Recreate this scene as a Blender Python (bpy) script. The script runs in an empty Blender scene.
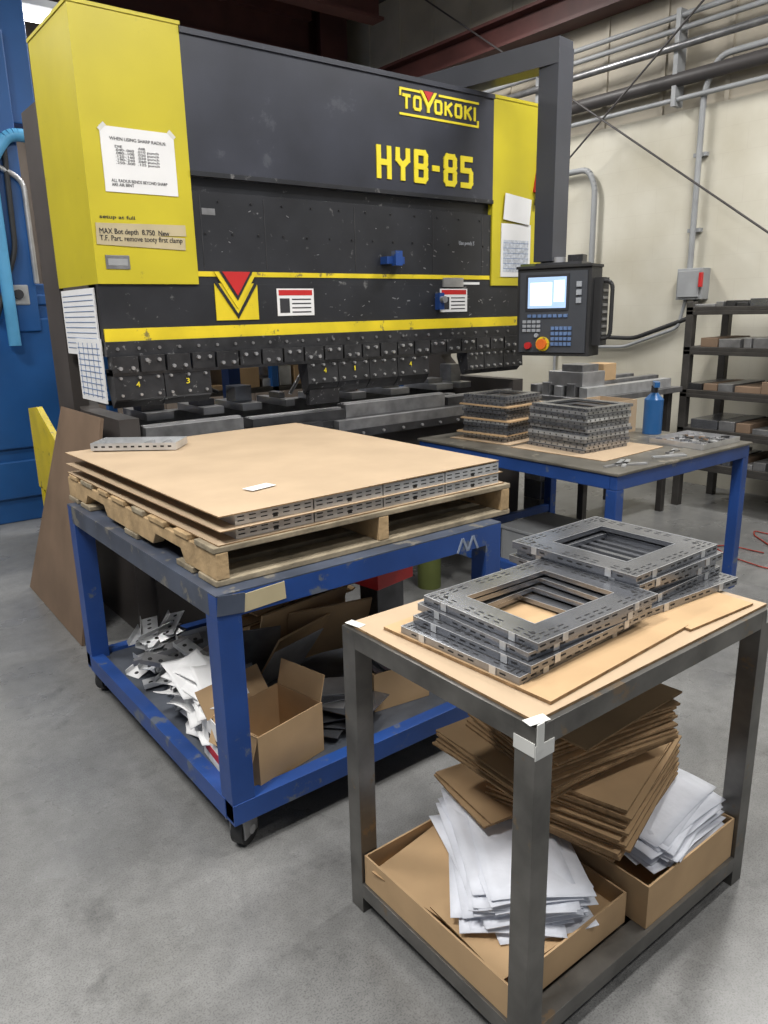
import bpy, bmesh, math, random
from mathutils import Matrix, Vector
random.seed(7)
sc=bpy.context.scene
try:
    sc.view_settings.view_transform='Standard'
except Exception: pass

# ---------------- materials ----------------
def M(name,col,rough=.5,metal=0.,var=.12,scale=6.,wear=None,thr=.62,wscale=9.,bump=0.,bscale=60.,emit=0.,spec=None,coat=0):
    m=bpy.data.materials.new(name);m.use_nodes=True
    nt=m.node_tree;N=nt.nodes;L=nt.links
    b=N['Principled BSDF']
    b.inputs['Roughness'].default_value=rough;b.inputs['Metallic'].default_value=metal
    if spec is not None: b.inputs['Specular IOR Level'].default_value=spec
    tc=N.new('ShaderNodeTexCoord')
    n=N.new('ShaderNodeTexNoise');n.inputs['Scale'].default_value=scale;n.inputs['Detail'].default_value=7
    L.new(tc.outputs['Object'],n.inputs['Vector'])
    r=N.new('ShaderNodeValToRGB');r.color_ramp.elements[0].position=.3;r.color_ramp.elements[1].position=.72
    r.color_ramp.elements[0].color=[c*(1-var) for c in col]+[1];r.color_ramp.elements[1].color=[min(1,c*(1+var)) for c in col]+[1]
    L.new(n.outputs['Fac'],r.inputs['Fac'])
    out=r.outputs['Color']
    if wear:
        n2=N.new('ShaderNodeTexNoise');n2.inputs['Scale'].default_value=wscale;n2.inputs['Detail'].default_value=9;n2.inputs['Roughness'].default_value=.65
        L.new(tc.outputs['Object'],n2.inputs['Vector'])
        r2=N.new('ShaderNodeValToRGB');r2.color_ramp.elements[0].position=thr;r2.color_ramp.elements[1].position=thr+.05
        L.new(n2.outputs['Fac'],r2.inputs['Fac'])
        mx=N.new('ShaderNodeMix');mx.data_type='RGBA'
        L.new(r2.outputs['Color'],mx.inputs['Factor']);L.new(out,mx.inputs['A']);mx.inputs['B'].default_value=list(wear)+[1]
        out=mx.outputs['Result']
    L.new(out,b.inputs['Base Color'])
    if bump:
        n3=N.new('ShaderNodeTexNoise');n3.inputs['Scale'].default_value=bscale;n3.inputs['Detail'].default_value=4
        L.new(tc.outputs['Object'],n3.inputs['Vector'])
        bp=N.new('ShaderNodeBump');bp.inputs['Strength'].default_value=bump;bp.inputs['Distance'].default_value=.01
        L.new(n3.outputs['Fac'],bp.inputs['Height']);L.new(bp.outputs['Normal'],b.inputs['Normal'])
    if emit:
        L.new(out,b.inputs['Emission Color']);b.inputs['Emission Strength'].default_value=emit
    return m
yellow=M('yellow_paint',(.52,.44,.020),.40,var=.08,scale=3,wear=(.34,.29,.03),thr=.67,wscale=7)
yel2=M('yellow_trim',(.72,.56,.02),.45,wear=(.22,.18,.05),thr=.61,wscale=14)
yelt=M('yellow_letters',(.80,.66,.03),.45,var=.03)
navy=M('dark_panel_paint',(.036,.039,.052),.36,var=.3,scale=2.5,wear=(.065,.07,.085),thr=.60,wscale=5)
ramb=M('ram_black_paint',(.020,.021,.025),.38,var=.3,scale=4,wear=(.12,.12,.12),thr=.62,wscale=18)
frameg=M('frame_grey_paint',(.065,.057,.053),.5,var=.2,scale=3)
armg=M('arm_slate_paint',(.050,.053,.065),.42,var=.12,scale=3)
tool=M('tool_steel_dark',(.09,.09,.095),.32,.75,var=.3,scale=10)
toolb=M('punch_black_oxide',(.05,.05,.053),.32,.5,var=.3,scale=12,wear=(.3,.3,.3),thr=.62,wscale=25)
steel=M('bare_steel',(.52,.52,.53),.30,.7,var=.2,scale=10)
steeld=M('steel_dull',(.28,.28,.285),.38,.7,var=.3,scale=12)
zinc=M('galvanised_sheet_and_glint',(.60,.61,.62),.32,.6,var=.15,scale=16)
gun=M('gunmetal_sheet',(.27,.28,.305),.26,.8,var=.25,scale=7)
black=M('black_void',(.008,.008,.009),.7,var=0)
rub=M('black_rubber',(.02,.02,.021),.6,var=.2)
blue=M('blue_table_paint',(.017,.060,.235),.40,var=.25,scale=4,wear=(.11,.13,.17),thr=.60,wscale=9)
rail=M('worn_blue_grey_rail',(.07,.085,.12),.45,.2,var=.35,scale=5,wear=(.18,.17,.15),thr=.58,wscale=12)
blue2=M('blue_machine_paint',(.012,.085,.27),.45,var=.2,scale=2)
cyan=M('light_blue_plastic',(.10,.36,.62),.4,var=.1)
raw=M('raw_cart_steel',(.15,.145,.135),.34,.65,var=.35,scale=9,wear=(.2,.15,.10),thr=.62,wscale=14)
tabtop=M('worn_table_top',(.14,.13,.11),.42,.3,var=.35,scale=6,wear=(.28,.25,.2),thr=.58)
card=M('cardboard',(.43,.325,.22),.85,var=.07,scale=5,spec=.2)
cardd=M('cardboard_brown',(.47,.32,.18),.85,var=.12,scale=5,spec=.2)
carde=M('cardboard_edge',(.26,.165,.085),.9,var=.35,scale=40,spec=.2)
hard=M('hardboard',(.19,.13,.088),.7,var=.15,scale=4,spec=.3)
wood=M('pallet_wood',(.44,.31,.17),.8,var=.3,scale=12,spec=.2,bump=.3,wear=(.2,.12,.06),thr=.62,wscale=8)
woodg=M('weathered_wood',(.28,.235,.165),.85,var=.35,scale=12,spec=.2,bump=.3)
white=M('white_paper',(.74,.74,.74),.8,var=.04)
foam=M('white_foam_sheet',(.68,.70,.76),.7,var=.10,scale=9,bump=.2,bscale=40)
tape=M('masking_tape',(.46,.39,.24),.7,var=.12)
wtape=M('white_tape',(.60,.60,.57),.6,var=.08)
ghost=M('faded_stencil_paint',(.22,.26,.34),.6,var=.2,scale=20)
red=M('red_paint',(.50,.02,.02),.45)
hosered=M('hose_red',(.30,.035,.02),.45)
orange=M('orange_knob',(.80,.16,.02),.4)
ink=M('ink',(.03,.03,.035),.8,var=0)
conc_pipe=M('dark_pipe_paint',(.055,.05,.05),.5)
redb=M('red_oxide_beam',(.070,.023,.020),.6,var=.3,scale=3)
greyp=M('grey_enclosure',(.30,.31,.32),.5)
greenb=M('olive_tank_paint',(.10,.12,.03),.5)
screen=M('lcd_screen',(.30,.42,.62),.3,var=.05,emit=1.0)
screenw=M('lcd_window',(.75,.85,.95),.3,var=.02,emit=.9)
btnb=M('button_blue',(.12,.2,.38),.5); btnw=M('button_grey',(.35,.37,.4),.5)
bluep=M('blue_bottle_plastic',(.02,.10,.27),.3)
tubeW=M('lamp_tube',(1,.98,.93),.5,var=0,emit=9.)
rackm=M('rack_dark_steel',(.07,.065,.06),.5,.5,var=.3)

def floor_mat():
    m=bpy.data.materials.new('concrete_floor');m.use_nodes=True;nt=m.node_tree;N=nt.nodes;L=nt.links;b=N['Principled BSDF']
    tc=N.new('ShaderNodeTexCoord')
    def noise(s,d,rg=.5):
        n=N.new('ShaderNodeTexNoise');n.inputs['Scale'].default_value=s;n.inputs['Detail'].default_value=d;n.inputs['Roughness'].default_value=rg
        L.new(tc.outputs['Object'],n.inputs['Vector']);return n
    def ramp(src,p0,c0,p1,c1):
        r=N.new('ShaderNodeValToRGB');r.color_ramp.elements[0].position=p0;r.color_ramp.elements[1].position=p1
        r.color_ramp.elements[0].color=(c0,)*3+(1,) if not isinstance(c0,tuple) else c0+(1,)
        r.color_ramp.elements[1].color=(c1,)*3+(1,) if not isinstance(c1,tuple) else c1+(1,)
        L.new(src,r.inputs['Fac']);return r
    def mul(a,c):
        x=N.new('ShaderNodeMix');x.data_type='RGBA';x.blend_type='MULTIPLY';x.inputs['Factor'].default_value=1
        L.new(a,x.inputs['A']);L.new(c,x.inputs['B']);return x.outputs['Result']
    a=ramp(noise(.9,10,.6).outputs['Fac'],.36,(.155,.155,.152),.66,(.24,.24,.235)).outputs['Color']
    a=mul(a,ramp(noise(210,2).outputs['Fac'],.36,.72,.5,1.04).outputs['Color'])
    a=mul(a,ramp(noise(14,9,.75).outputs['Fac'],.32,.80,.62,1.08).outputs['Color'])
    a=mul(a,ramp(noise(4,9,.7).outputs['Fac'],.29,.60,.42,1.0).outputs['Color'])
    a=mul(a,ramp(noise(2.2,10,.8).outputs['Fac'],.33,.72,.39,1.0).outputs['Color'])
    L.new(a,b.inputs['Base Color'])
    rr=ramp(noise(3,6).outputs['Fac'],.3,.22,.7,.40);L.new(rr.outputs['Color'],b.inputs['Roughness'])
    bp=N.new('ShaderNodeBump');bp.inputs['Strength'].default_value=.06;bp.inputs['Distance'].default_value=.004
    L.new(noise(40,5).outputs['Fac'],bp.inputs['Height']);L.new(bp.outputs['Normal'],b.inputs['Normal'])
    return m
def block_mat():
    m=bpy.data.materials.new('painted_block');m.use_nodes=True;nt=m.node_tree;N=nt.nodes;L=nt.links;b=N['Principled BSDF']
    b.inputs['Roughness'].default_value=.6
    tc=N.new('ShaderNodeTexCoord');s=N.new('ShaderNodeSeparateXYZ');c=N.new('ShaderNodeCombineXYZ')
    L.new(tc.outputs['Object'],s.inputs[0]);L.new(s.outputs['Y'],c.inputs['X']);L.new(s.outputs['Z'],c.inputs['Y'])
    br=N.new('ShaderNodeTexBrick');br.inputs['Scale'].default_value=1;br.inputs['Brick Width'].default_value=.4;br.inputs['Row Height'].default_value=.2
    br.inputs['Mortar Size'].default_value=.003;br.inputs['Mortar Smooth'].default_value=.8
    br.inputs['Color1'].default_value=(.60,.575,.49,1);br.inputs['Color2'].default_value=(.595,.57,.485,1);br.inputs['Mortar'].default_value=(.56,.53,.45,1)
    L.new(c.outputs[0],br.inputs['Vector'])
    n=N.new('ShaderNodeTexNoise');n.inputs['Scale'].default_value=1.2;n.inputs['Detail'].default_value=9;L.new(tc.outputs['Object'],n.inputs['Vector'])
    r=N.new('ShaderNodeValToRGB');r.color_ramp.elements[0].position=.35;r.color_ramp.elements[0].color=(.80,.78,.73,1);r.color_ramp.elements[1].position=.6;r.color_ramp.elements[1].color=(1,1,1,1)
    L.new(n.outputs['Fac'],r.inputs['Fac'])
    x=N.new('ShaderNodeMix');x.data_type='RGBA';x.blend_type='MULTIPLY';x.inputs['Factor'].default_value=1
    L.new(br.outputs['Color'],x.inputs['A']);L.new(r.outputs['Color'],x.inputs['B']);L.new(x.outputs['Result'],b.inputs['Base Color'])
    return m
floorM=floor_mat();blockM=block_mat()
wallU=M('beige_wall_panel',(.40,.36,.29),.6,var=.18,scale=2)
wallB=M('back_wall_panel',(.13,.105,.085),.8,var=.3,scale=1.5)
ceilM=M('ceiling_dark',(.06,.052,.048),.9)

# ---------------- builder ----------------
class B:
    def __init__(s,name,parent=None):
        s.bm=bmesh.new();s.mats=[];s.name=name;s.parent=parent;s.T=Matrix.Identity(4)
    def mi(s,m):
        if m not in s.mats: s.mats.append(m)
        return s.mats.index(m)
    def _add(s,vs,faces,mat,smooth=False):
        i=s.mi(mat);v=[s.bm.verts.new(s.T@Vector(p)) for p in vs]
        for f in faces:
            try:
                fc=s.bm.faces.new([v[k] for k in f]);fc.material_index=i;fc.smooth=smooth
            except ValueError: pass
    def box(s,x0,x1,y0,y1,z0,z1,mat):
        vs=[(x0,y0,z0),(x1,y0,z0),(x1,y1,z0),(x0,y1,z0),(x0,y0,z1),(x1,y0,z1),(x1,y1,z1),(x0,y1,z1)]
        s._add(vs,[(0,3,2,1),(4,5,6,7),(0,1,5,4),(1,2,6,5),(2,3,7,6),(3,0,4,7)],mat)
    def rbox(s,c,size,mat,rz=0,rx=0,ry=0):
        o=s.T.copy();s.T=s.T@Matrix.Translation(c)@Matrix.Rotation(math.radians(rz),4,'Z')@Matrix.Rotation(math.radians(ry),4,'Y')@Matrix.Rotation(math.radians(rx),4,'X')
        a,b,d=[q/2 for q in size];s.box(-a,a,-b,b,-d,d,mat);s.T=o
    def prism(s,pts,axis,a0,a1,mat):
        def P(p,a):
            if axis=='x': return (a,p[0],p[1])
            if axis=='y': return (p[0],a,p[1])
            return (p[0],p[1],a)
        n=len(pts);vs=[P(p,a0) for p in pts]+[P(p,a1) for p in pts]
        fs=[tuple(range(n)),tuple(range(2*n-1,n-1,-1))]+[(i,i+n,(i+1)%n+n,(i+1)%n) for i in range(n)]
        s._add(vs,fs,mat)
    def cyl(s,p0,p1,r,mat,seg=16,r2=None):
        p0=Vector(p0);p1=Vector(p1);d=(p1-p0)
        if d.length<1e-6:return
        q=d.to_track_quat('Z','Y').to_matrix();r2=r if r2 is None else r2
        vs=[];
        for k in range(seg):
            a=2*math.pi*k/seg;vs.append(p0+q@Vector((r*math.cos(a),r*math.sin(a),0)))
        for k in range(seg):
            a=2*math.pi*k/seg;vs.append(p1+q@Vector((r2*math.cos(a),r2*math.sin(a),0)))
        s._add(vs,[(i,(i+1)%seg,(i+1)%seg+seg,i+seg) for i in range(seg)],mat,True)
        s._add(vs[:seg],[tuple(range(seg-1,-1,-1))],mat);s._add(vs[seg:],[tuple(range(seg))],mat)
    def tube(s,pts,r,mat,seg=10):
        P=[Vector(p) for p in pts];Q=[P[0]]
        for i in range(1,len(P)-1):
            a,b,c=P[i-1],P[i],P[i+1];k=min(max(r*4,.03),(a-b).length*.45,(c-b).length*.45)
            s0=b+(a-b).normalized()*k;s1=b+(c-b).normalized()*k
            for t in (0,.25,.5,.75,1): Q.append(s0*(1-t)**2+b*2*t*(1-t)+s1*t*t)
        Q.append(P[-1])
        for i in range(len(Q)-1): s.cyl(Q[i],Q[i+1],r,mat,seg)
    def sheet(s,c,w,d,mat,rz=0,amp=.0,th=.003,n=8,ph=None,rx=0,ry=0,edge=None):
        ph=random.random()*6 if ph is None else ph
        o=s.T.copy();s.T=s.T@Matrix.Translation(c)@Matrix.Rotation(math.radians(rz),4,'Z')@Matrix.Rotation(math.radians(ry),4,'Y')@Matrix.Rotation(math.radians(rx),4,'X')
        vs=[]
        for l in (0,1):
            for i in range(n+1):
                for j in range(n+1):
                    x=-w/2+w*i/n;y=-d/2+d*j/n
                    z=amp*(math.sin(x/w*4+ph)*.6+math.sin(y/d*5+ph*1.7)*.5)
                    vs.append((x,y,z+l*th))
        K=(n+1)**2;ix=lambda i,j,l:l*K+i*(n+1)+j
        top=[];side=[]
        for i in range(n):
            for j in range(n):
                top.append((ix(i,j,1),ix(i+1,j,1),ix(i+1,j+1,1),ix(i,j+1,1)));top.append((ix(i,j,0),ix(i,j+1,0),ix(i+1,j+1,0),ix(i+1,j,0)))
        for i in range(n):
            side+=[(ix(i,0,0),ix(i+1,0,0),ix(i+1,0,1),ix(i,0,1)),(ix(i,n,0),ix(i,n,1),ix(i+1,n,1),ix(i+1,n,0)),
                   (ix(0,i,0),ix(0,i,1),ix(0,i+1,1),ix(0,i+1,0)),(ix(n,i,0),ix(n,i+1,0),ix(n,i+1,1),ix(n,i,1))]
        s._add(vs,top+([] if edge else side),mat,amp>.005)
        if edge: s._add(vs,side,edge)
        s.T=o
    def strokes(s,word,x0,z0,W,H,t,y0,y1,mat,gap=.28,skip=''):
        ws=[ {'I':.0,'-':.45}.get(c,1.) for c in word]
        u=(W-t*len(word))/ (sum(ws)+gap*(len(word)-1))
        x=x0
        for c,w in zip(word,ws):
            gw=w*u;q=0
            if c not in skip:
                for line in GL[c]:
                    pts=[(x+t/2+p[0]*gw,z0+t/2+p[1]*(H-t)) for p in line]
                    for a,b_ in zip(pts[:-1],pts[1:]):
                        d=Vector((b_[0]-a[0],b_[1]-a[1]));d.normalize();n=Vector((-d.y,d.x))*t/2;e=d*t*.38
                        A=Vector(a)-e;C=Vector(b_)+e
                        s.prism([tuple(A+n),tuple(A-n),tuple(C-n),tuple(C+n)],'y',y0-q*.00025,y1,mat);q+=1
            x+=gw+t+gap*u
    def done(s,bevel=0.):
        me=bpy.data.meshes.new(s.name);s.bm.to_mesh(me);s.bm.free()
        for m in s.mats: me.materials.append(m)
        ob=bpy.data.objects.new(s.name,me);sc.collection.objects.link(ob)
        if s.parent: ob.parent=s.parent
        if bevel:
            md=ob.modifiers.new('bevel','BEVEL');md.width=bevel;md.segments=2;md.limit_method='ANGLE';md.angle_limit=math.radians(50)
        return ob
GL={'H':[[(0,0),(0,1)],[(1,0),(1,1)],[(0,.5),(1,.5)]],
'Y':[[(0,1),(0,.66),(.5,.45),(1,.66),(1,1)],[(.5,.45),(.5,0)]],
'B':[[(0,0),(0,1)],[(0,1),(.85,1),(1,.9),(1,.62),(.85,.5),(1,.4),(1,.1),(.85,0),(0,0)],[(0,.5),(.85,.5)]],
'-':[[(0,.5),(1,.5)]],
'8':[[(.15,1),(.85,1),(1,.9),(1,.62),(.85,.5),(1,.4),(1,.1),(.85,0),(.15,0),(0,.1),(0,.4),(.15,.5),(0,.62),(0,.9),(.15,1)],[(.15,.5),(.85,.5)]],
'5':[[(1,1),(0,1),(0,.56),(.85,.56),(1,.46),(1,.1),(.85,0),(0,0)]],
'T':[[(0,1),(1,1)],[(.5,1),(.5,0)]],'I':[[(0,0),(0,1)]],
'O':[[(.15,1),(.85,1),(1,.85),(1,.15),(.85,0),(.15,0),(0,.15),(0,.85),(.15,1)]],
'K':[[(0,0),(0,1)],[(0,.45),(1,1)],[(.3,.6),(1,0)]]}
def text(name,body,loc,width,height,mat,parent,rot=(90,0,0),bold=0.,ext=.001,align='LEFT'):
    cu=bpy.data.curves.new(name,'FONT');cu.body=body;cu.size=1;cu.offset=bold;cu.extrude=ext/ max(height,.001)
    cu.space_line=.9
    ob=bpy.data.objects.new(name,cu);sc.collection.objects.link(ob);cu.materials.append(mat)
    bpy.context.view_layer.update();dx,dy,_=ob.dimensions
    bb=[Vector(c) for c in ob.bound_box];mnx=min(b.x for b in bb);mny=min(b.y for b in bb)
    sx=width/dx;sy=height/dy
    R=Matrix.Rotation(math.radians(rot[2]),4,'Z')@Matrix.Rotation(math.radians(rot[0]),4,'X')
    ob.matrix_world=Matrix.Translation(loc)@R@Matrix.Diagonal((sx,sy,1*height,1))@Matrix.Translation((-mnx,-mny,0))
    mw=ob.matrix_world.copy()
    if parent: ob.parent=parent;ob.matrix_world=mw
    return ob

# ---------------- room ----------------
b=B('floor');b.box(-6,6.6,-3,11,-.1,0,floorM);b.done()
b=B('wall_right');b.box(6.4,6.6,-3,9.2,0,3.2,blockM);b.box(6.42,6.6,-3,9.2,3.2,5.2,wallU)
y=-3
while y<9.1:
    b.box(6.405,6.42,y,y+.04,3.2,5.2,wallU);y+=.6
b.done()
b=B('wall_back');b.box(-6,6.6,9.2,9.4,0,5.2,wallB)
for i in range(30): b.box(-6+i*.42,-5.94+i*.42,9.17,9.2,0,5.2,wallB)
b.done()
b=B('ceiling');b.box(-6,6.6,-3,9.4,5.2,5.3,ceilM);b.done()
b=B('roof_beam')
b.box(6.15,6.39,1,9.1,4.12,4.15,redb);b.box(6.15,6.39,1,9.1,4.36,4.39,redb);b.box(6.26,6.28,1,9.1,4.15,4.36,redb)
b.done()
b=B('roof_beam')
for yy in (7.2,8.6):
    b.box(-5,5.7,yy,yy+.2,4.62,4.65,redb);b.box(-5,5.7,yy+.09,yy+.11,4.65,5.0,redb);b.box(-5,5.7,yy,yy+.2,5.0,5.19,redb)
b.done()
b=B('steel_column');b.box(5.75,6.14,8.5,8.53,0,5.19,redb);b.box(5.75,6.14,8.87,8.9,0,5.19,redb);b.box(5.93,5.96,8.53,8.87,0,5.19,redb);b.done()
b=B('wall_conduit')
b.tube([(6.3,9,3.42),(6.3,0,3.42)],.055,conc_pipe)
b.tube([(6.25,9,3.66),(6.25,0,3.66)],.03,steeld)
b.tube([(6.3,9,3.8),(6.3,0,3.8)],.022,greyp);b.tube([(6.3,9,3.9),(6.3,0,3.9)],.022,greyp)
b.tube([(6.3,6,3.27),(6.3,0,3.27)],.02,greyp)
b.tube([(6.3,2.0,3.52),(6.3,3.65,3.52),(6.34,3.78,3.3),(6.34,3.78,1.9)],.025,greyp)
b.tube([(6.33,6.0,2.86),(6.33,4.9,2.86),(6.33,4.82,2.7),(6.33,4.82,1.9)],.028,greyp)
for yy in (2.5,4,5.5,7): b.box(6.27,6.39,yy,yy+.04,3.22,3.95,greyp)
for zz in (2.2,2.8): b.box(6.35,6.39,3.72,3.84,zz,zz+.03,greyp)
b.tube([(6.15,7.4,5.1),(6.15,3.0,2.1)],.009,conc_pipe);b.tube([(6.15,2.8,4.6),(6.15,5.6,2.5)],.009,conc_pipe)
b.done()
b=B('electrical_disconnect')
b.box(6.28,6.399,3.62,3.86,1.64,1.9,greyp);b.box(6.26,6.28,3.64,3.84,1.66,1.88,greyp);b.box(6.23,6.26,3.60,3.63,1.74,1.86,red)
b.tube([(6.34,3.7,1.64),(6.34,3.7,1.5),(6.34,4.3,1.3),(6.34,5.2,1.32)],.02,rub)
b.tube([(6.34,3.8,1.64),(6.34,3.85,1.4),(6.34,4.4,1.22),(6.34,5.2,1.2)],.015,greyp)
b.tube([(6.37,5.2,1.34),(6.37,5.26,1.2),(6.37,5.26,0)],.015,greyp)
b.done(.004)
b=B('wall_outlet_box');b.box(6.34,6.399,4.76,4.88,1.78,1.9,greyp);b.box(6.33,6.34,4.77,4.87,1.79,1.89,steel);b.done(.003)

# ---------------- press brake ----------------
b=B('press_brake')
for x0,x1 in ((1.20,1.30),(3.95,4.05)):
    b.prism([(3.64,0),(4.62,0),(4.62,2.45),(4.5,2.6),(4.1,2.6),(4.1,1.9),(4.36,1.75),(4.36,1.25),(4.2,1.12),(3.62,1.12),(3.62,.9)],'x',x0,x1,frameg)
b.box(1.17,1.25,4.22,4.5,1.0,2.62,frameg)
for x0,x1 in ((1.17,1.66),(3.70,4.17)):
    b.box(x0,x1,3.60,4.22,1.745,2.87,yellow)
b.box(1.165,1.665,3.595,4.225,2.87,2.885,yellow);b.box(3.695,4.175,3.595,4.225,2.85,2.865,yellow)
b.box(1.66,3.70,3.60,3.78,2.24,2.84,navy);b.box(1.66,3.70,3.59,3.78,2.84,2.865,navy)
b.box(1.66,3.70,3.592,3.60,2.24,2.262,ramb)
b.box(1.66,3.70,3.64,3.80,2.16,2.24,ramb)
b.box(1.3,3.95,3.8,4.15,2.2,2.8,frameg)
b.box(1.66,3.70,3.612,3.74,1.745,2.175,ramb);b.box(1.17,4.0,3.612,3.74,1.46,1.745,ramb)
b.box(1.17,1.2,3.64,4.15,1.42,1.745,frameg)
for xx in (1.70,2.05,2.62,3.2,3.62): b.box(xx,xx+.005,3.6105,3.612,1.82,2.16,tool)
for i in range(14): b.cyl((1.72+i*.147,3.613,1.985),(1.72+i*.147,3.606,1.985),.006,toolb,10)
for i in range(11): b.cyl((1.8+i*.18,3.613,2.135),(1.8+i*.18,3.606,2.135),.006,toolb,10)
for i in range(90):
    xx=random.uniform(1.7,3.9);zz=random.uniform(1.56,1.77) if random.random()<.6 else random.uniform(1.82,2.1)
    if 1.7<xx<2.35 and zz<1.8: continue
    if xx>3.68 and zz>1.74: continue
    b.rbox((xx,3.6115,zz),(random.uniform(.004,.026),.001,random.uniform(.002,.007)),steeld,ry=random.uniform(-30,30))
b.box(1.66,1.77,3.608,3.612,1.782,1.806,yel2);b.box(1.97,3.69,3.608,3.612,1.782,1.806,yel2)
b.box(1.175,4.0,3.600,3.612,1.487,1.545,yel2)
b.box(1.745,1.985,3.606,3.612,1.57,1.75,yel2)
def tri(p,y0,y1,m): b.prism(p,'y',y0,y1,m)
tri([(1.745,1.806),(1.865,1.625),(1.985,1.806)],3.600,3.606,yel2)
tri([(1.772,1.806),(1.865,1.665),(1.958,1.806)],3.597,3.600,ramb)
tri([(1.787,1.806),(1.865,1.69),(1.943,1.806)],3.594,3.597,red)
for sx in (-1,1): tri([(1.865+sx*.12,1.75),(1.865,1.575),(1.865+sx*.0,1.60),(1.865+sx*.105,1.757)],3.601,3.6055,ramb)
for x0 in (2.10,3.26):
    b.box(x0,x0+.23,3.607,3.612,1.585,1.725,white);b.box(x0+.01,x0+.22,3.606,3.607,1.69,1.718,red)
    for k in range(4): b.box(x0+.09,x0+.21,3.606,3.607,1.60+k*.022,1.607+k*.022,ink)
    b.box(x0+.015,x0+.075,3.606,3.607,1.60,1.675,ink)
b.box(3.4,3.6,3.609,3.612,1.75,1.765,white);b.box(3.28,3.45,3.6,3.612,1.735,1.79,steel)
b.box(2.80,2.93,3.55,3.612,1.86,1.90,blue);b.box(2.84,2.89,3.52,3.56,1.85,1.93,blue)
b.box(3.22,3.26,3.57,3.612,1.60,1.70,blue);b.cyl((3.24,3.57,1.66),(3.24,3.54,1.66),.02,steel)
b.box(1.71,1.78,3.611,3.612,2.07,2.10,steeld)
b.box(1.17,4.0,3.585,3.73,1.42,1.487,toolb)
for i in range(28): b.cyl((1.22+i*.101,3.586,1.453),(1.22+i*.101,3.578,1.453),.008,steeld,8)
x=1.18;i=0
while x<3.92:
    w=.118
    b.box(x,x+w,3.545,3.62,1.345,1.42,toolb)
    zc=1.3825+.017*(i%2*2-1)
    for q in (.25,.75): b.cyl((x+w*q,3.546,zc),(x+w*q,3.532,zc),.009,steel,8)
    x+=w+.012;i+=1
b.box(1.18,3.98,3.56,3.66,1.33,1.345,tool)
def punch(x0,x1,zb=1.17):
    b.prism([(3.565,1.36),(3.66,1.36),(3.66,1.30),(3.62,zb),(3.607,zb-.012),(3.575,zb+.02),(3.555,1.22)],'x',x0,x1,toolb)
    for xx in (x0+.03,x1-.03,(x0+x1)/2):
        for zz in (1.32,1.24): b.cyl((xx,3.566,zz),(xx,3.545,zz),.007,steel,8)
for a,c in ((1.18,1.42),(1.425,1.665)): punch(a,c,1.19)
for a,c in ((2.24,2.44),(2.445,2.66),(2.665,2.87),(2.875,3.12)): punch(a,c,1.17)
b.prism([(3.565,1.34),(3.64,1.34),(3.62,1.1),(3.59,1.1)],'x',2.26,2.46,toolb)
for a,c in ((3.45,3.60),(3.605,3.78),(3.785,3.97)): punch(a,c,1.2)
b.box(1.3,3.95,3.62,3.78,0,.90,frameg)
b.box(1.22,4.02,3.5,3.85,.90,.945,tool)
b.box(1.3,3.98,3.56,3.80,.945,1.0,toolb)
b.box(1.32,1.85,3.60,3.70,1.0,1.07,steeld);b.box(1.9,2.5,3.59,3.71,1.0,1.055,tool);b.box(2.52,3.3,3.61,3.70,1.0,1.075,steeld);b.box(3.32,3.95,3.6,3.72,1.0,1.05,tool)
for (a,c,z) in ((1.32,1.85,1.07),(1.9,2.5,1.055),(2.52,3.3,1.075),(3.32,3.95,1.05)): b.box(a,c,3.645,3.655,z,z+.0006,black);b.box(a,c,3.63,3.645,z,z+.008,steel);b.box(a,c,3.655,3.67,z,z+.008,steel)
b.box(1.5,2.3,3.52,3.57,.945,1.01,tool);b.box(2.4,3.6,3.51,3.56,.945,1.0,steeld)
for i in range(18): b.cyl((1.36+i*.15,3.601,.92),(1.36+i*.15,3.49,.92),.008,steel,8)
x=1.4
while x<3.9:
    w=random.uniform(.05,.2);h=random.uniform(.02,.07)
    b.box(x,x+w,3.72,3.78,1.0,1.0+h,random.choice([steeld,tool,steel,gun]));x+=w+random.uniform(.02,.12)
b.box(1.3,3.95,4.25,4.33,.98,1.06,steeld)
x=1.45
while x<3.85:
    w=random.uniform(.06,.16);b.box(x,x+w,3.92,4.28,1.06,1.10,steel);b.box(x+.01,x+w-.01,4.02,4.14,1.10,1.10+random.uniform(.03,.12),random.choice([tool,steeld,gun]));x+=w+random.uniform(.05,.25)
b.box(2.18,2.26,4.4,4.5,.7,1.45,blue);b.tube([(1.5,4.2,1.1),(1.7,4.15,1.28),(2.0,4.2,1.15)],.012,rub);b.tube([(2.5,4.2,1.1),(2.65,4.2,1.3),(2.9,4.2,1.12)],.012,steel)
b.box(1.3,3.95,4.5,4.55,0,1.0,frameg)
b.box(1.25,1.59,3.596,3.60,2.14,2.41,white)
for (xx,zz) in ((1.26,2.405),(1.58,2.405)): b.rbox((xx,3.5955,zz),(.04,.001,.018),wtape,ry=45 if (xx<1.4)==(zz<2.3) else -45)
b.rbox((1.40,3.598,1.985),(.425,.003,.05),tape,ry=-1);b.rbox((1.395,3.598,1.935),(.42,.004,.055),tape,ry=2)
b.box(1.215,1.325,3.596,3.60,1.81,1.87,steeld);b.box(1.225,1.315,3.5945,3.596,1.825,1.855,greyp)
b.box(3.78,4.06,3.595,3.60,1.80,2.13,white);b.box(3.80,4.04,3.594,3.595,1.83,2.03,M('chart_print',(.50,.53,.58),.8,var=.3,scale=60))
for k in range(6): b.box(3.80,4.04,3.5932,3.594,1.85+k*.032,1.853+k*.032,btnb)
b.rbox((3.92,3.588,2.22),(.25,.003,.16),white,ry=6)
b.rbox((4.12,3.59,2.43),(.05,.02,.20),red,ry=12);b.rbox((4.10,3.58,2.30),(.03,.01,.10),ink,ry=12)
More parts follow.
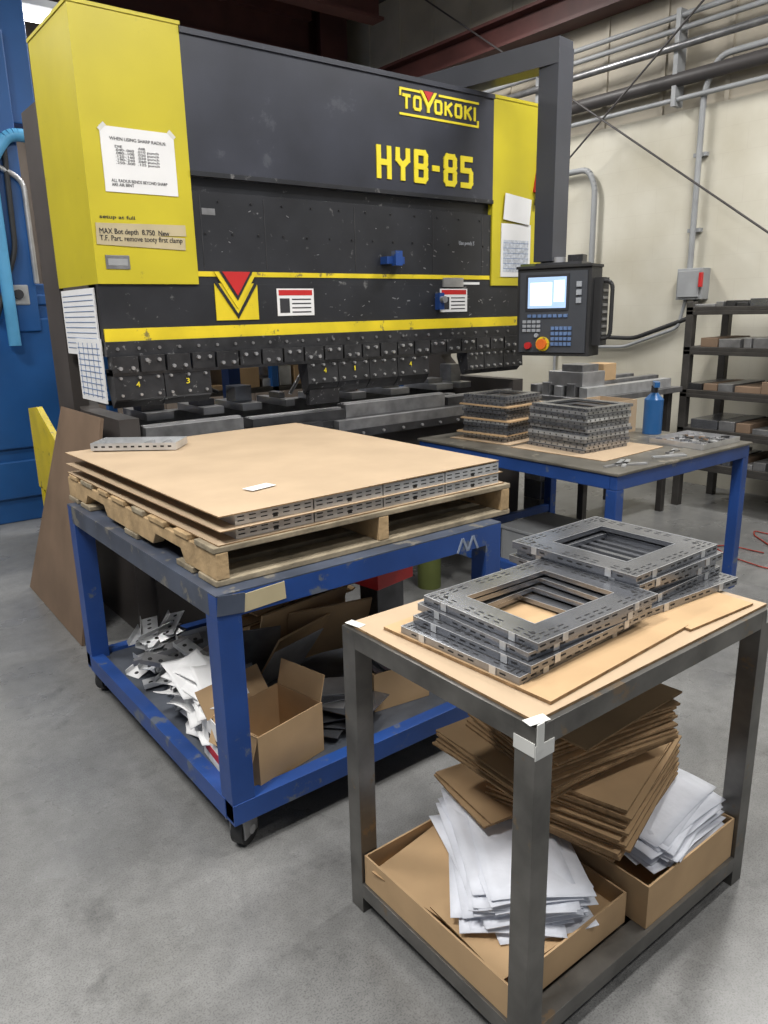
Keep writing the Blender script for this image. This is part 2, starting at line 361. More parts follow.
b.box(1.163,1.17,3.66,4.17,1.42,1.73,white);b.box(1.158,1.165,3.63,4.0,1.20,1.5,white)
for k in range(11): b.box(1.161,1.163,3.68,4.15,1.45+k*.025,1.453+k*.025,btnb)
for k in range(9): b.box(1.156,1.158,3.65,3.98,1.23+k*.028,1.233+k*.028,btnb)
for k in range(5): b.box(1.156,1.158,3.68+k*.07,3.683+k*.07,1.22,1.48,btnb)
pb=b.done(.003)
b=B('model_lettering',pb);b.strokes('HYB-85',2.775,2.315,.745,.180,.031,3.594,3.601,yelt,gap=.42);b.done()
b=B('maker_logo',pb)
b.strokes('TOYOKOKI',2.965,2.695,.575,.078,.016,3.595,3.601,yelt,gap=.38,skip='Y')
b.box(2.945,3.12,3.595,3.60,2.79,2.802,yelt);b.box(3.24,3.565,3.595,3.60,2.79,2.802,yelt);b.box(2.945,3.565,3.595,3.60,2.662,2.674,yelt)
b.box(2.945,2.957,3.594,3.60,2.76,2.80,yelt);b.box(3.553,3.565,3.594,3.60,2.665,2.70,yelt)
yc=3.158
b.prism([(yc-.065,2.805),(yc-.045,2.805),(yc,2.745),(yc+.045,2.805),(yc+.065,2.805),(yc+.009,2.72),(yc+.009,2.695),(yc-.009,2.695),(yc-.009,2.72)],'y',3.592,3.601,yelt)
b.prism([(yc-.036,2.805),(yc,2.755),(yc+.036,2.805)],'y',3.592,3.599,red)
b.done()
text('notice_heading','WHEN USING SHARP RADIUS:',(1.29,3.5955,2.355),.26,.014,ink,pb)
text('notice_lines','DIE           AIR\n.040-.060  .010 punch\n.080-.100  .020 punch\n.120-.160  .030 punch\n.190-.240  .060 punch\n.250-.500  .125 punch',(1.31,3.5955,2.255),.20,.08,ink,pb)
text('notice_footer','ALL RADIUS BENDS BEYOND SHARP\nARE AIR BENT',(1.28,3.5955,2.165),.26,.03,ink,pb)
text('tape_handwriting','MAX Bot depth  8.750  New\nT.F. Part. remove tooty first clamp',(1.20,3.595,1.925),.39,.06,ink,pb)
text('yellow_handwriting','setup at full',(1.21,3.5985,2.022),.16,.02,ink,pb)
for xx,s_ in ((1.28,'4'),(1.53,'3'),(2.34,'4'),(2.55,'1'),(2.96,'4')): text('punch_number',s_,(xx,3.552,1.275),.018 if s_!='1' else .006,.026,yelt,pb)
text('panel_note','Use punch 5',(3.42,3.6105,1.98),.13,.03,btnw,pb)

# ---------------- control pendant ----------------
b=B('control_pendant')
b.prism([(3.44,4.1),(3.57,4.1),(3.74,3.04),(3.60,3.02)],'z',2.89,3.02,armg)
b.prism([(3.60,3.02),(3.75,3.04),(3.75,3.16),(3.60,3.16)],'z',1.86,2.985,armg)
b.cyl((3.675,3.09,1.80),(3.675,3.09,1.88),.06,armg)
b.T=Matrix.Translation((3.61,3.0,1.32))@Matrix.Rotation(math.radians(-72),4,'Z')
w=.225
b.box(-w,w,-.02,.16,0,.50,rub)
b.box(-w-.005,w+.005,-.035,.17,.50,.515,rub)
b.box(-w+.02,w-.02,-.03,-.02,.02,.48,M('pendant_face',(.05,.055,.065),.5))
b.box(-.165,.10,-.036,-.03,.26,.465,ink);b.box(-.15,.085,-.039,-.036,.275,.45,screen);b.box(-.135,.0,-.041,-.039,.29,.42,screenw);b.box(.012,.075,-.041,-.039,.31,.43,screenw)
for i in range(5):
    for j in range(4): b.box(.0+i*.026,.02+i*.026,-.04,-.03,.06+j*.03,.08+j*.03,btnb)
for i in range(4):
    for j in range(3): b.box(-.18+i*.03,-.158+i*.03,-.04,-.03,.14+j*.025,.157+j*.025,btnw)
for j in range(3): b.box(.145,.175,-.04,-.03,.30+j*.045,.33+j*.045,btnw)
for i in range(8): b.box(-.15+i*.032,-.127+i*.032,-.04,-.03,.222,.24,btnb)
b.cyl((-.05,-.03,.07),(-.05,-.065,.07),.030,orange,20);b.cyl((-.14,-.03,.06),(-.14,-.055,.06),.02,red,16)
b.cyl((-.05,-.03,.07),(-.05,-.04,.07),.042,yel2,20)
b.cyl((-.09,-.03,.12),(-.09,-.045,.12),.012,btnw)
b.box(w,w+.05,.03,.14,.06,.44,rub);b.tube([(w+.0,.05,.1),(w+.1,.05,.1),(w+.1,.05,.42),(w+.0,.05,.42)],.012,rub)
for i in range(7): b.box(w+.05,w+.055,.04,.12,.12+i*.04,.135+i*.04,steeld)
b.box(-.12,.16,-.01,.15,.515,.53,tool);b.cyl((.0,.05,.53),(.0,.05,.56),.04,steel);b.box(.06,.15,.03,.1,.53,.57,toolb);b.box(-.22,-.13,0,.1,.515,.53,greenb)
b.T=Matrix.Identity(4)
pend=b.done(.003)

def caster(b,x,y,ztop,r=.045,rot=0):
    o=b.T.copy();b.T=o@Matrix.Translation((x,y,0))@Matrix.Rotation(rot,4,'Z')
    b.box(-.04,.04,-.035,.035,ztop-.008,ztop,steeld);b.box(-.03,.04,-.028,-.022,r*.7,ztop-.008,steeld);b.box(-.03,.04,.022,.028,r*.7,ztop-.008,steeld)
    b.cyl((.01,-.02,r),(.01,.02,r),r,rub,24);b.cyl((.01,-.03,r),(.01,.03,r),r*.3,steel,12);b.T=o

# ---------------- blue table ----------------
b=B('work_table')
X0,X1,Y0,Y1=.815,1.945,1.825,3.22
L=.075
for x in (X0,X1-L):
    for y in (Y0,Y1-L): b.box(x,x+L,y,y+L,.12,.775,blue)
b.box(X0,X1,Y0,Y0+.05,.775,.845,blue);b.box(X0,X1,Y1-.05,Y1,.775,.845,blue)
b.box(X0,X0+.05,Y0+.05,Y1-.05,.775,.845,rail);b.box(X1-.05,X1,Y0+.05,Y1-.05,.775,.845,blue)
b.box(X0,X1,Y0,Y1,.845,.85,rail)
b.box(X0,X1,Y0-.002,Y0+.05,.11,.18,blue);b.box(X0,X1,Y1-.05,Y1,.11,.18,blue);b.box(X0-.002,X0+.05,Y0+.05,Y1-.05,.11,.18,blue);b.box(X1-.05,X1,Y0+.05,Y1-.05,.11,.18,blue)
b.box(X0+.05,X1-.05,Y0+.05,Y1-.05,.15,.165,M('shelf_plate',(.09,.10,.12),.5,.3,var=.4))
for x in (X0+.05,X1-.06):
    for y in (Y0+.05,Y1-.05): caster(b,x,y,.11,.05,.5)
b.rbox((X0+.045,Y0-.0015,.815),(.085,.003,.06),rail,ry=6)
b.rbox((X0+.15,Y0-.0015,.812),(.14,.002,.055),tape,ry=-3)
for k,(xx,an) in enumerate(((1.74,25),(1.765,-25),(1.79,25),(1.815,-25))): b.rbox((xx,Y0-.0012,.80),(.010,.002,.055),ghost,ry=an)
tbl=b.done(.004)
b=B('wooden_pallet')
px0,px1,py0,py1=.85,2.045,1.88,3.29
for x in (px0,1.43,px1-.04):
    pts=[(py0,.87),(py0+.22,.87),(py0+.25,.91),(py0+.45,.91),(py0+.48,.87),(py1-.48,.87),(py1-.45,.91),(py1-.25,.91),(py1-.22,.87),(py1,.87),(py1,.95),(py0,.95)]
    b.prism(pts,'x',x,x+.04,wood)
yy=py0
for k in range(8):
    wd=.10 if k%2 else .13
    b.box(px0-.005,px1+.005,yy,yy+wd,.95,.968,wood if k%3 else woodg);yy+=.181
for yy in (py0,py0+.16,2.5,py1-.28,py1-.12): b.box(px0-.005,px1+.005,yy,yy+.12,.851,.87,woodg)
b.done(.003)
def channel(b,x0,x1,y0,y1,z0,h,mat,slots=True):
    t=.002
    b.box(x0,x1,y0,y1,z0+h-t,z0+h,mat);b.box(x0,x1,y0,y0+t,z0,z0+h-t,mat);b.box(x0,x1,y1-t,y1,z0,z0+h-t,mat)
    b.box(x0,x0+t,y0+t,y1-t,z0,z0+h-t,mat);b.box(x1-t,x1,y0+t,y1-t,z0,z0+h-t,mat)
    if slots:
        n=int((x1-x0)/.034);g=(x1-x0)/n
        for i in range(n):
            for zz in (.30,.64): b.box(x0+i*g+.008,x0+(i+1)*g-.008,y0-.0006,y0,z0+h*zz,z0+h*zz+.0035,black)
        b.box(x0+(x1-x0)*.47,x0+(x1-x0)*.53,y0-.0008,y0,z0+.004,z0+h*.45,black)
b=B('perforated_channel_stack')
for z in (.973,1.013):
    for (a,c) in ((.93,1.195),(1.20,1.465),(1.47,1.74),(1.745,2.01)):
        for r in range(5):
            y=1.905+r*.28;channel(b,a,c,y,y+.11,z,.036,zinc,r==0)
b.done()
b=B('cardboard_sheet');b.sheet((1.44,2.585,.9685),1.17,1.39,card,.6,0,.004,edge=carde);b.done()
b=B('cardboard_sheet');b.sheet((1.435,2.58,1.0095),1.16,1.38,card,1.2,0,.003,edge=carde);b.done()
b=B('cardboard_sheet');b.sheet((1.43,2.59,1.0535),1.14,1.39,card,1.0,.003,.004,n=12,edge=carde)
b.rbox((1.13,2.12,1.0595),(.10,.05,.001),white,rz=12);b.done()
b=B('sheet_metal_tray')
b.T=Matrix.Translation((1.12,3.14,1.062))@Matrix.Rotation(math.radians(-40),4,'Z')
b.box(-.18,.18,-.08,.08,0,.002,zinc)
for (a,c,d,e) in ((-.18,.18,-.08,-.078),(-.18,.18,.078,.08),(-.18,-.178,-.078,.078),(.178,.18,-.078,.078)): b.box(a,c,d,e,.002,.03,zinc)
for i in range(11): b.box(-.165+i*.031,-.15+i*.031,-.0806,-.08,.012,.019,black)
b.box(-.17,-.04,-.05,.05,.002,.01,steeld);b.box(.02,.04,-.078,.078,.002,.02,steel);b.box(.1,.11,-.078,.078,.002,.02,steel)
b.T=Matrix.Identity(4);b.done()
b=B('leaning_hardboard')
b._add([(.93,3.70,0),(.95,4.80,0),(1.145,4.32,1.13),(1.145,3.66,1.13),(.915,3.70,.004),(.935,4.80,.004),(1.13,4.32,1.135),(1.13,3.66,1.135)],
 [(0,1,2,3),(4,7,6,5),(0,4,5,1),(1,5,6,2),(2,6,7,3),(3,7,4,0)],hard);b.done()

# ---------------- things on blue table lower shelf ----------------
def obox(b,x0,x1,y0,y1,z0,z1,mat,th=.005,inner=None,flap=None):
    b.box(x0,x1,y0,y1,z0,z0+th,mat)
    b.box(x0,x1,y0,y0+th,z0+th,z1,mat);b.box(x0,x1,y1-th,y1,z0+th,z1,mat);b.box(x0,x0+th,y0+th,y1-th,z0+th,z1,mat);b.box(x1-th,x1,y0+th,y1-th,z0+th,z1,mat)
SZ=.166
b=B('cardboard_box');b.T=Matrix.Translation((1.045,2.0,SZ))@Matrix.Rotation(math.radians(12),4,'Z')
obox(b,-.14,.14,-.11,.11,0,.18,cardd)
b.rbox((-.03,.14,.21),(.26,.004,.10),cardd,rx=-35);b.rbox((.15,.0,.225),(.004,.21,.09),cardd,ry=15);b.rbox((-.15,0,.14),(.004,.21,.09),cardd,ry=20)
b.rbox((-.03,.137,.216),(.10,.004,.065),white,rx=-35);b.rbox((-.03,.1345,.219),(.07,.004,.012),red,rx=-35)
b.T=Matrix.Identity(4);b.done()
b=B('cardboard_box');b.T=Matrix.Translation((1.62,2.10,SZ))@Matrix.Rotation(math.radians(-8),4,'Z')
obox(b,-.12,.12,-.11,.11,0,.15,cardd);b.box(-.11,.11,-.10,.10,.11,.12,steeld)
for k in range(5): b.box(-.10+k*.042,-.075+k*.042,-.09,.09,.12,.145,gun)
b.T=Matrix.Identity(4);b.done()
b=B('cardboard_box');obox(b,1.28,1.75,2.56,2.95,SZ,.40,cardd);b.done()
b=B('folded_cardboard_stack')
for k in range(12): b.sheet((1.50,2.74,.405+k*.013),.52+random.random()*.08,.42,cardd,random.uniform(-12,12),.006,.007,n=4,ry=random.uniform(-2,2),edge=carde)
b.rbox((1.46,2.46,.36),(.44,.008,.28),cardd,rx=18,rz=8);b.rbox((1.56,2.42,.34),(.36,.008,.27),cardd,rx=24,rz=-12);b.rbox((1.40,2.40,.32),(.34,.008,.25),cardd,rx=32,rz=18)
b.done()
b=B('tool_case');b.rbox((1.80,2.36,.55),(.22,.16,.07),red,rz=10);b.rbox((1.80,2.36,.588),(.17,.11,.006),orange,rz=10);b.tube([(1.74,2.28,.58),(1.74,2.25,.61),(1.84,2.26,.61),(1.84,2.29,.58)],.008,ink)
b.box(1.73,1.87,2.30,2.42,SZ,.513,tool);b.done(.004)
b=B('scrap_bracket_pile')
for k in range(50):
    c=(random.uniform(.96,1.12),random.uniform(2.42,3.05),SZ+.02+random.random()*.12)
    b.T=Matrix.Translation(c)@Matrix.Rotation(math.radians(random.uniform(0,180)),4,'Z')@Matrix.Rotation(math.radians(random.uniform(-16,16)),4,'X')@Matrix.Rotation(math.radians(random.uniform(-14,14)),4,'Y')
    m=random.choice([steeld,zinc,white,zinc,gun]);b.box(-.09,.09,-.035,.035,0,.002,m);b.box(-.09,.09,.033,.035,.002,.022,m)
    for i in range(4): b.cyl((-.065+i*.042,0,.002),(-.065+i*.042,0,.0026),.009,black,10)
b.T=Matrix.Identity(4);b.done()
b=B('plastic_bag_heap')
for k in range(16): b.sheet((.955+random.uniform(-.02,.03),2.27+random.uniform(-.08,.12),SZ+.03+k*.013),.14,.27,white,random.uniform(-20,20),.02,.003,n=10,rx=random.uniform(-10,10),ry=random.uniform(-14,8))
b.done()
b=B('printed_carton');b.T=Matrix.Translation((.905,2.08,SZ+.002))@Matrix.Rotation(math.radians(-5),4,'Z')
obox(b,-.03,.03,-.085,.085,0,.17,white,.003);b.box(-.0312,-.03,-.06,.06,.03,.06,red);b.box(-.0312,-.03,-.06,.02,.09,.11,ink);b.T=Matrix.Identity(4);b.done()
b=B('sheet_offcut_pile')
for k in range(16): b.rbox((random.uniform(1.28,1.42),random.uniform(1.95,2.2),SZ+.015+k*.006),(random.uniform(.15,.26),random.uniform(.06,.2),.003),random.choice([gun,steeld,tool,steel]),rz=random.uniform(0,180),rx=random.uniform(-4,4))
b.rbox((1.30,2.30,.33),(.26,.003,.24),steel,rx=35,rz=15);b.rbox((1.22,2.42,.34),(.20,.003,.26),steeld,rx=25,rz=-20)
b.done()

# ---------------- front cart ----------------
b=B('steel_cart')
X0,X1,Y0,Y1=.985,1.905,.825,1.46;L=.052
for x in (X0,X1-L):
    for y in (Y0,Y1-L): b.box(x,x+L,y,y+L,.0,.835,raw)
for z0,z1 in ((.79,.835),(.05,.095)):
    b.box(X0+L,X1-L,Y0,Y0+L,z0,z1,raw);b.box(X0+L,X1-L,Y1-L,Y1,z0,z1,raw);b.box(X0,X0+L,Y0+L,Y1-L,z0,z1,raw);b.box(X1-L,X1,Y0+L,Y1-L,z0,z1,raw)
b.box(X0+L,X1-L,Y0+L,Y1-L,.05,.06,raw)
b.box(X0,X1,Y0,Y1,.835,.838,raw)
b.box(X0-.001,X0+.054,Y0-.002,Y0,.768,.80,wtape);b.box(X0-.002,X0,Y0,Y0+.054,.775,.805,wtape)
b.rbox((X0+.015,Y0+.012,.8455),(.05,.025,.001),wtape,rz=-10);b.rbox((X0+.012,Y0-.0015,.815),(.02,.003,.06),wtape)
b.box(X1-.03,X1+.001,Y0-.002,Y0,.80,.84,wtape);b.rbox((X0+.02,Y1-.03,.8455),(.025,.05,.001),wtape,rz=10)
b.done(.004)
b=B('cart_top_board');b.sheet((1.447,1.143,.8385),.90,.61,card,0,0,.006,n=4,edge=carde);b.done()
b=B('cardboard_pad');b.sheet((1.32,1.12,.846),.54,.50,cardd,3,0,.007,n=4,edge=carde);b.done()
b=B('cardboard_pad');b.sheet((1.735,1.15,.846),.27,.58,cardd,-3,0,.006,n=4,edge=carde);b.done()
def ring(b,w,d,rw,h,mat,slots=True):
    t=.002
    for (x0,x1,y0,y1) in ((-w/2,w/2,-d/2,-d/2+rw),(-w/2,w/2,d/2-rw,d/2),(-w/2,-w/2+rw,-d/2+rw,d/2-rw),(w/2-rw,w/2,-d/2+rw,d/2-rw)):
        b.box(x0,x1,y0,y1,h-t,h,mat)
    for (x0,x1,y0,y1) in ((-w/2,w/2,-d/2,-d/2+t),(-w/2,w/2,d/2-t,d/2),(-w/2,-w/2+t,-d/2+t,d/2-t),(w/2-t,w/2,-d/2+t,d/2-t)):
        b.box(x0,x1,y0,y1,0,h-t,mat)
    iw=w/2-rw;idd=d/2-rw
    for (x0,x1,y0,y1) in ((-iw,iw,-idd-t,-idd),(-iw,iw,idd,idd+t),(-iw-t,-iw,-idd,idd),(iw,iw+t,-idd,idd)):
        b.box(x0,x1,y0,y1,h*.35,h-t,mat)
    if slots:
        n=int(w/.03);g=w/n
        for i in range(n):
            xa=-w/2+i*g+.007;xb=xa+g-.014
            if i%5==4: continue
            for s in (-1,1):
                for rr in (.016,.030): b.box(xa,xb,s*(d/2-rr)-.002,s*(d/2-rr)+.002,h,h+.0005,black)
                b.box(xa,xb,s*d/2-.0006 if s<0 else s*d/2,s*d/2 if s<0 else s*d/2+.0006,h*.4,h*.6,black)
        n=int(d/.03);g=d/n
        for i in range(1,n-1):
            ya=-d/2+i*g+.007;yb=ya+g-.014
            if i%5==3: continue
            for s in (-1,1):
                for rr in (.016,.030): b.box(s*(w/2-rr)-.002,s*(w/2-rr)+.002,ya,yb,h,h+.0005,black)
                b.box(min(s*w/2,s*(w/2+.0006)),max(s*w/2,s*(w/2+.0006)),ya,yb,h*.4,h*.6,black)
        for s in (-1,1):
            for yq in (-1,1):
                b.cyl((s*(w/2-rw*.45),yq*(d/2-rw*.6),h),(s*(w/2-rw*.45),yq*(d/2-rw*.6),h+.0008),.006,black,12)
        e=.0012  # pale strips along the rims: reflected edge light put in as colour
        for s in (-1,1):
            b.box(-w/2,w/2,s*d/2-e,s*d/2+e*.2,h,h+.0006,zinc);b.box(s*w/2-e,s*w/2+e*.2,-d/2,d/2,h,h+.0006,zinc)
            b.box(-iw,iw,s*idd-e*.5,s*idd+e*.5,h,h+.0006,zinc);b.box(s*iw-e*.5,s*iw+e*.5,-idd,idd,h,h+.0006,zinc)
def ringstack(name,cx,cy,z,n,w,d,rw,h,gap,jit,rots):
    b=B(name)
    for k in range(n):
        r=rots[k%len(rots)]
        b.T=Matrix.Translation((cx+jit[k][0],cy+jit[k][1],z+k*(h+gap)))@Matrix.Rotation(math.radians(r),4,'Z')
        ring(b,w,d,rw,h,gun)
        for s in (-1,1): b.box(s*w*.3-.009,s*w*.3+.009,-d/2-.002,-d/2-.0005,.0,h+.001,zinc);b.box(-w/2-.002,-w/2-.0005,s*d*.3-.009,s*d*.3+.009,0,h+.001,zinc)
    b.T=Matrix.Identity(4);return b.done()
ringstack('metal_frame_stack',1.32,1.12,.8535,4,.43,.36,.072,.018,.0015,[(-.05,.01),(-.02,.0),(.0,.006),(.015,0)],[3,2,-1,0])
ringstack('metal_frame_stack',1.745,1.19,.8535,5,.39,.40,.08,.020,.0015,[(.025,-.03),(.0,.0),(-.02,0.01),(0,0),(-.01,.01)],[-4,2,-2,0,1])
b=B('slat_bundle')
for k in range(7): b.box(1.62+k*.038,1.637+k*.038,1.07,1.32,.853,.925,gun)
b.done()

b=B('shallow_carton');obox(b,.992,1.42,.882,1.404,.096,.185,cardd);b.box(1.0,1.415,.89,1.398,.12,.13,cardd);b.sheet((1.19,1.20,.162),.36,.38,cardd,8,.004,.004,edge=carde);b.sheet((1.14,1.03,.168),.26,.26,cardd,-4,.004,.004,edge=carde);b.done()
b=B('shallow_carton');obox(b,1.44,1.85,.835,1.404,.096,.22,cardd);b.box(1.445,1.845,.84,1.398,.13,.14,cardd);b.done()
b=B('foam_sheet_stack')
for k in range(26): b.sheet((1.25+random.uniform(-.02,.03)+.001*k,1.14+random.uniform(-.03,.03),.178+k*.0036),.25,.42,foam,random.uniform(-42,-22),.009,.002,n=9)
for k in range(16): b.sheet((1.69+random.uniform(-.03,.02),1.0+random.uniform(-.03,.02),.20+k*.005),.32,.24,foam,random.uniform(-8,14),.014,.002,n=9)
b.done()
b=B('flattened_carton_stack')
z=.285
for k in range(36):
    if k<17: b.sheet((1.555+random.uniform(-.012,.012),1.12+random.uniform(-.012,.012),z),.44,.37,cardd,random.uniform(-2,2)+14+k*.2,.004,.006,n=4,edge=carde)
    elif k<22: b.sheet((1.44+random.uniform(-.02,.02),1.20+random.uniform(-.012,.012),z),.44,.36,cardd,random.uniform(-3,3)-4,.004,.006,n=4,edge=carde)
    else: b.sheet((1.50+random.uniform(-.012,.012),1.15+random.uniform(-.012,.012),z),.42,.36,cardd,random.uniform(-2.5,2.5)-10,.004,.006,n=4,edge=carde)
    z+=.0088
b.sheet((1.50,1.13,z+.004),.42,.38,cardd,2,.003,.005,n=4,edge=carde)
b.sheet((1.36,1.27,.30),.26,.26,cardd,-12,.004,.006,n=4,edge=carde);b.sheet((1.37,1.27,.31),.26,.26,cardd,-8,.004,.006,n=4,edge=carde)
b.done()

# ---------------- back table ----------------
b=B('blue_bench')
X0,X1,Y0,Y1=2.92,4.14,2.02,3.42;L=.06
for x in (X0,X1-L):
    for y in (Y0,Y1-L): b.box(x,x+L,y,y+L,.0,.77,blue)
for (a,c,d,e) in ((X0,X1,Y0,Y0+.04),(X0,X1,Y1-.04,Y1),(X0,X0+.04,Y0+.04,Y1-.04),(X1-.04,X1,Y0+.04,Y1-.04)): b.box(a,c,d,e,.77,.84,blue)
for (a,c,d,e) in ((X0+L,X1-L,Y1-.05,Y1-.01),(X0+.01,X0+.05,Y0+L,Y1-L)): b.box(a,c,d,e,.2,.25,blue)
b.box(X0-.01,X1+.01,Y0-.01,Y1+.01,.84,.855,tabtop)
b.done(.004)
def pile(name,cx,cy,n,w,d,h,ms,z0=.8555,rz=0):
    b=B(name);z=z0
    for k in range(n):
        m=ms[k%len(ms)]
        b.T=Matrix.Translation((cx+random.uniform(-.012,.012),cy+random.uniform(-.012,.012),z))@Matrix.Rotation(math.radians(rz+random.uniform(-2,2)),4,'Z')
        if m is cardd: b.box(-w/2-.02,w/2+.02,-d/2-.02,d/2+.02,0,h*.5,m);z+=h*.5+.001
        else:
            ring(b,w,d,.05,h,m,False)
            for i in range(9):
                xx=-w/2+.02+i*(w-.06)/8;b.box(xx,xx+.006,-d/2-.002,-d/2,h*.3,h*.8,black)
                yy=-d/2+.02+i*(d-.06)/8;b.box(-w/2-.002,-w/2,yy,yy+.006,h*.3,h*.8,black)
            z+=h+.002
    b.T=Matrix.Identity(4);return b.done()
b=B('cardboard_sheet');b.sheet((3.29,3.10,.8552),.42,.44,card,6,0,.003,n=2,edge=carde);b.done()
b=B('cardboard_sheet');b.sheet((3.37,2.54,.8552),.56,.60,card,3,0,.003,n=2,edge=carde);b.done()
pile('bracket_stack',3.29,3.10,16,.32,.32,.016,[gun,zinc,cardd,gun,steeld],z0=.8585,rz=5)
pile('bracket_stack',3.38,2.60,13,.36,.40,.016,[gun,steel,gun,steeld,zinc],z0=.8585,rz=-3)
b=B('spray_bottle');b.cyl((4.02,2.56,.856),(4.02,2.56,1.06),.055,bluep,20);b.cyl((4.02,2.56,1.06),(4.02,2.56,1.10),.055,bluep,20,.018);b.cyl((4.02,2.56,1.10),(4.02,2.56,1.14),.02,ink,12);b.rbox((4.0,2.54,1.15),(.09,.03,.03),bluep,rz=40);b.done()
b=B('cardboard_box');obox(b,3.76,4.03,2.68,2.95,.856,1.05,card);b.done()
b=B('parts_tray');obox(b,3.72,4.1,2.06,2.38,.856,.885,steel,.003)
for k in range(60): b.rbox((random.uniform(3.75,4.07),random.uniform(2.09,2.35),.866+random.random()*.012),(random.uniform(.01,.05),random.uniform(.01,.03),.012),random.choice([steel,steeld,gun,zinc,steeld,hard,tool]),rz=random.uniform(0,180))
b.done()
b=B('hand_tools')
for k in range(9): b.rbox((random.uniform(3.05,3.6),random.uniform(2.07,2.16),.860),(random.uniform(.08,.2),.02,.008),random.choice([steel,zinc,steeld,steeld]),rz=random.uniform(-30,30))
b.done()
b=B('grey_tote');obox(b,3.2,3.62,2.6,3.0,0,.34,greyp,.01);b.box(3.19,3.63,2.59,3.01,.33,.35,greyp);b.done(.004)
b=B('gas_cylinder');b.cyl((2.80,3.2,0),(2.80,3.2,.55),.07,greenb,20);b.cyl((2.80,3.2,.55),(2.80,3.2,.60),.07,greenb,20,.02);b.done()
b=B('die_storage_stand')
for x in (4.3,5.3):
    for y in (3.25,3.75): b.box(x,x+.05,y,y+.05,0,.95,rackm)
b.box(4.25,5.4,3.2,3.85,.95,.99,steeld);b.box(4.25,5.4,3.2,3.85,.45,.48,steeld)
for k in range(5): b.box(4.28,5.3,3.24+k*.11,3.31+k*.11,.99,1.06+.02*(k%2),random.choice([steel,steeld,zinc]))
b.box(4.3,4.55,3.3,3.6,1.06,1.16,steel);b.box(4.32,4.50,3.32,3.5,1.16,1.21,steeld);b.box(4.6,4.75,3.35,3.5,1.08,1.2,cardd)
b.box(4.35,5.2,3.3,3.6,.48,.6,toolb)
b.done(.003)
b=B('die_block_pile')
for k in range(7): b.box(4.07,4.24,3.44+.01*(k%2),3.60,.135*k,.132+.135*k,random.choice([steeld,gun,steel]))
b.done(.003)
b=B('steel_stock_rack')
for y in (3.33,1.6):
    for x in (5.58,6.12): b.box(x,x+.06,y-.06,y,0,1.62,rackm)
for z in (.35,.62,.92,1.25,1.55):
    b.box(5.58,6.18,1.54,3.33,z,z+.03,rackm);b.box(5.58,5.62,1.54,3.33,z-.03,z,rackm)
for z in (.38,.65,.95,1.28,1.58):
    yy=1.6
    while yy<3.2:
        wd=random.uniform(.05,.22);h=random.uniform(.03,.09) if z<1.5 else random.uniform(.02,.06)
        b.box(5.60,6.1,yy,min(yy+wd,3.3),z,z+h,random.choice([steeld,gun,steel,steeld,hard,tool]));yy+=wd+random.uniform(0,.03)
b.done(.003)
b=B('steel_stock_rack')
for x in (1.7,3.0,4.3):
    b.box(x,x+.06,5.3,5.36,0,1.75,blue2);b.box(x,x+.06,5.84,5.9,0,1.75,blue2)
for z in (.6,1.0,1.35):
    b.box(1.7,4.36,5.3,5.9,z,z+.04,rackm);x=1.75
    while x<4.2:
        w=random.uniform(.1,.4);b.box(x,min(x+w,4.34),5.33,5.85,z+.04,z+.04+random.uniform(.03,.16),random.choice([steel,zinc,steeld,cardd,gun,greyp]));x+=w+.03
b.done(.003)
b=B('air_hose');pts=[(4.6+.25*math.cos(t*.7)+t*.05,2.2+.3*math.sin(t*.9),.008) for t in range(14)]
b.tube(pts,.0045,hosered,8);b.done()

# ---------------- left blue machine ----------------
b=B('shearing_machine')
b.box(.9,1.80,6.5,7.6,0,1.86,blue2);b.box(.9,1.55,6.6,7.6,1.86,3.3,blue2)
b.box(.88,1.82,6.48,6.5,1.70,1.78,blue2);b.box(1.45,1.62,6.45,6.6,1.5,3.6,blue2)
b.tube([(1.40,6.4,1.4),(1.40,6.4,2.7),(1.55,6.4,2.9),(1.7,6.4,2.9)],.045,cyan);b.tube([(1.62,6.42,1.86),(1.62,6.42,2.6),(1.2,6.42,2.8)],.02,steel)
b.tube([(1.3,6.42,1.6),(1.5,6.42,2.1),(1.52,6.42,2.9)],.02,rub)
b.box(1.42,1.56,6.44,6.5,1.70,1.85,zinc);b.cyl((1.48,6.44,1.78),(1.48,6.41,1.78),.035,ink)
b.box(1.0,1.75,6.47,6.5,.2,.5,blue2);b.box(1.0,1.75,6.47,6.5,.6,1.6,blue2)
b.box(1.2,1.8,6.5,6.8,3.0,3.9,blue2)
b.done(.01)
b=B('yellow_guard');b.prism([(5.4,.35),(6.1,.35),(6.1,.95),(5.85,.98),(5.4,.75)],'x',1.36,1.40,yel2);b.box(1.36,1.40,5.45,5.5,0,.36,yel2);b.box(1.36,1.40,6.0,6.05,0,.36,yel2);b.done()
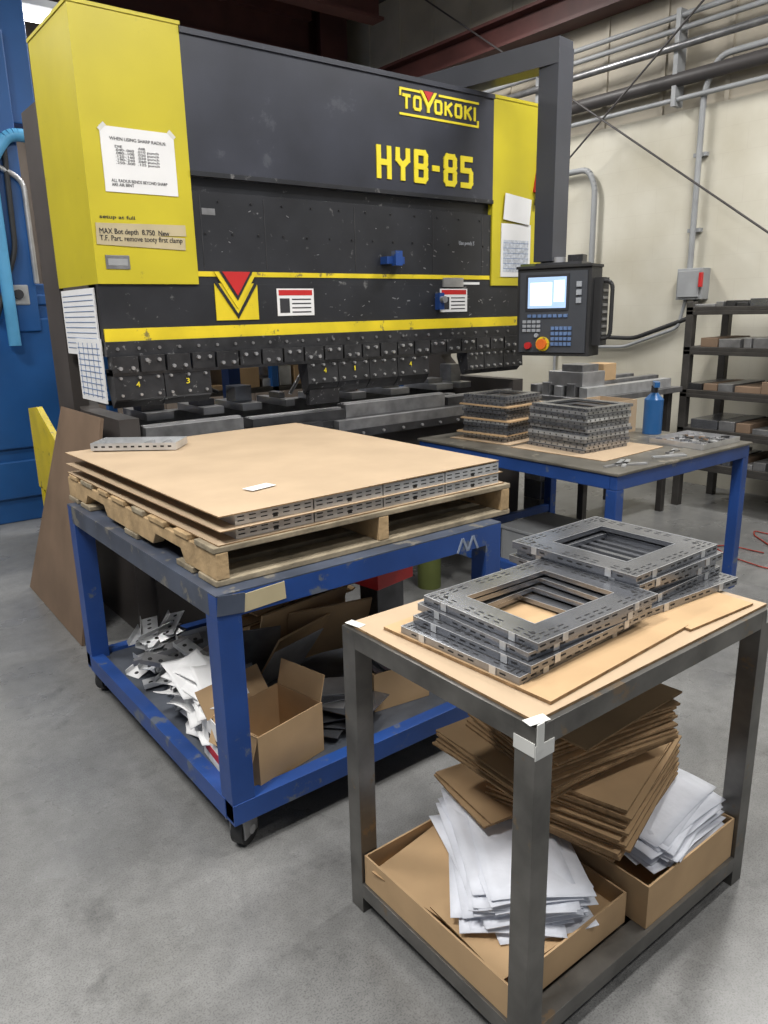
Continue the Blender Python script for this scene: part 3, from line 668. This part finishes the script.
def fixture(x,y,z,lx,ly,e,col=(1,.98,.95)):
    b=B('ceiling_lamp');b.box(x-lx/2,x+lx/2,y-ly/2,y+ly/2,z+.03,z+.08,greyp)
    for s in (-.25,.25):
        b.cyl((x-lx/2+.03,y+s*ly,z+.01),(x+lx/2-.03,y+s*ly,z+.01),.02,tubeW,10)
    b.cyl((x,y,z+.08),(x,y,5.2),.008,steeld,6)
    o=b.done()
    l=bpy.data.lights.new('lamp_light','AREA');l.shape='RECTANGLE';l.size=lx;l.size_y=ly;l.energy=e;l.color=col
    lo=bpy.data.objects.new('lamp_light',l);sc.collection.objects.link(lo);lo.location=(x,y,z-.03);lo.parent=o
for (x,y,z,e) in ((-.9,1.2,4.6,185),(2.3,.6,4.6,110),(1.2,-1.2,4.6,75),(4.6,1.8,4.6,130),(-.9,4.2,4.6,110),(4.6,5.6,4.6,95)):
    fixture(x,y,z,1.3,.35,e)
fixture(1.75,7.0,3.9,1.6,.35,45);fixture(-1.5,8,4.3,1.2,.3,45);fixture(3.0,6.6,4.6,1.3,.35,40)

w=bpy.data.worlds.new('World');sc.world=w;w.use_nodes=True
w.node_tree.nodes['Background'].inputs[0].default_value=(.85,.9,1,1);w.node_tree.nodes['Background'].inputs[1].default_value=.27

# ---------------- camera ----------------
f=752.2;A=math.radians(52.35);p=math.radians(14.97);ro=math.radians(1.224)
F=Vector((math.cos(A)*math.cos(p),math.sin(A)*math.cos(p),-math.sin(p)));R=Vector((math.sin(A),-math.cos(A),0));D=F.cross(R)
R,D=R*math.cos(ro)+D*math.sin(ro),-R*math.sin(ro)+D*math.cos(ro)
cam=bpy.data.cameras.new('camera');co=bpy.data.objects.new('camera',cam);sc.collection.objects.link(co)
U=-D;Bk=-F
m=Matrix(((R.x,U.x,Bk.x,0),(R.y,U.y,Bk.y,0),(R.z,U.z,Bk.z,1.6),(0,0,0,1)))
co.matrix_world=m;cam.sensor_width=36;cam.lens=f*36/1024;cam.clip_start=.02
sc.camera=co
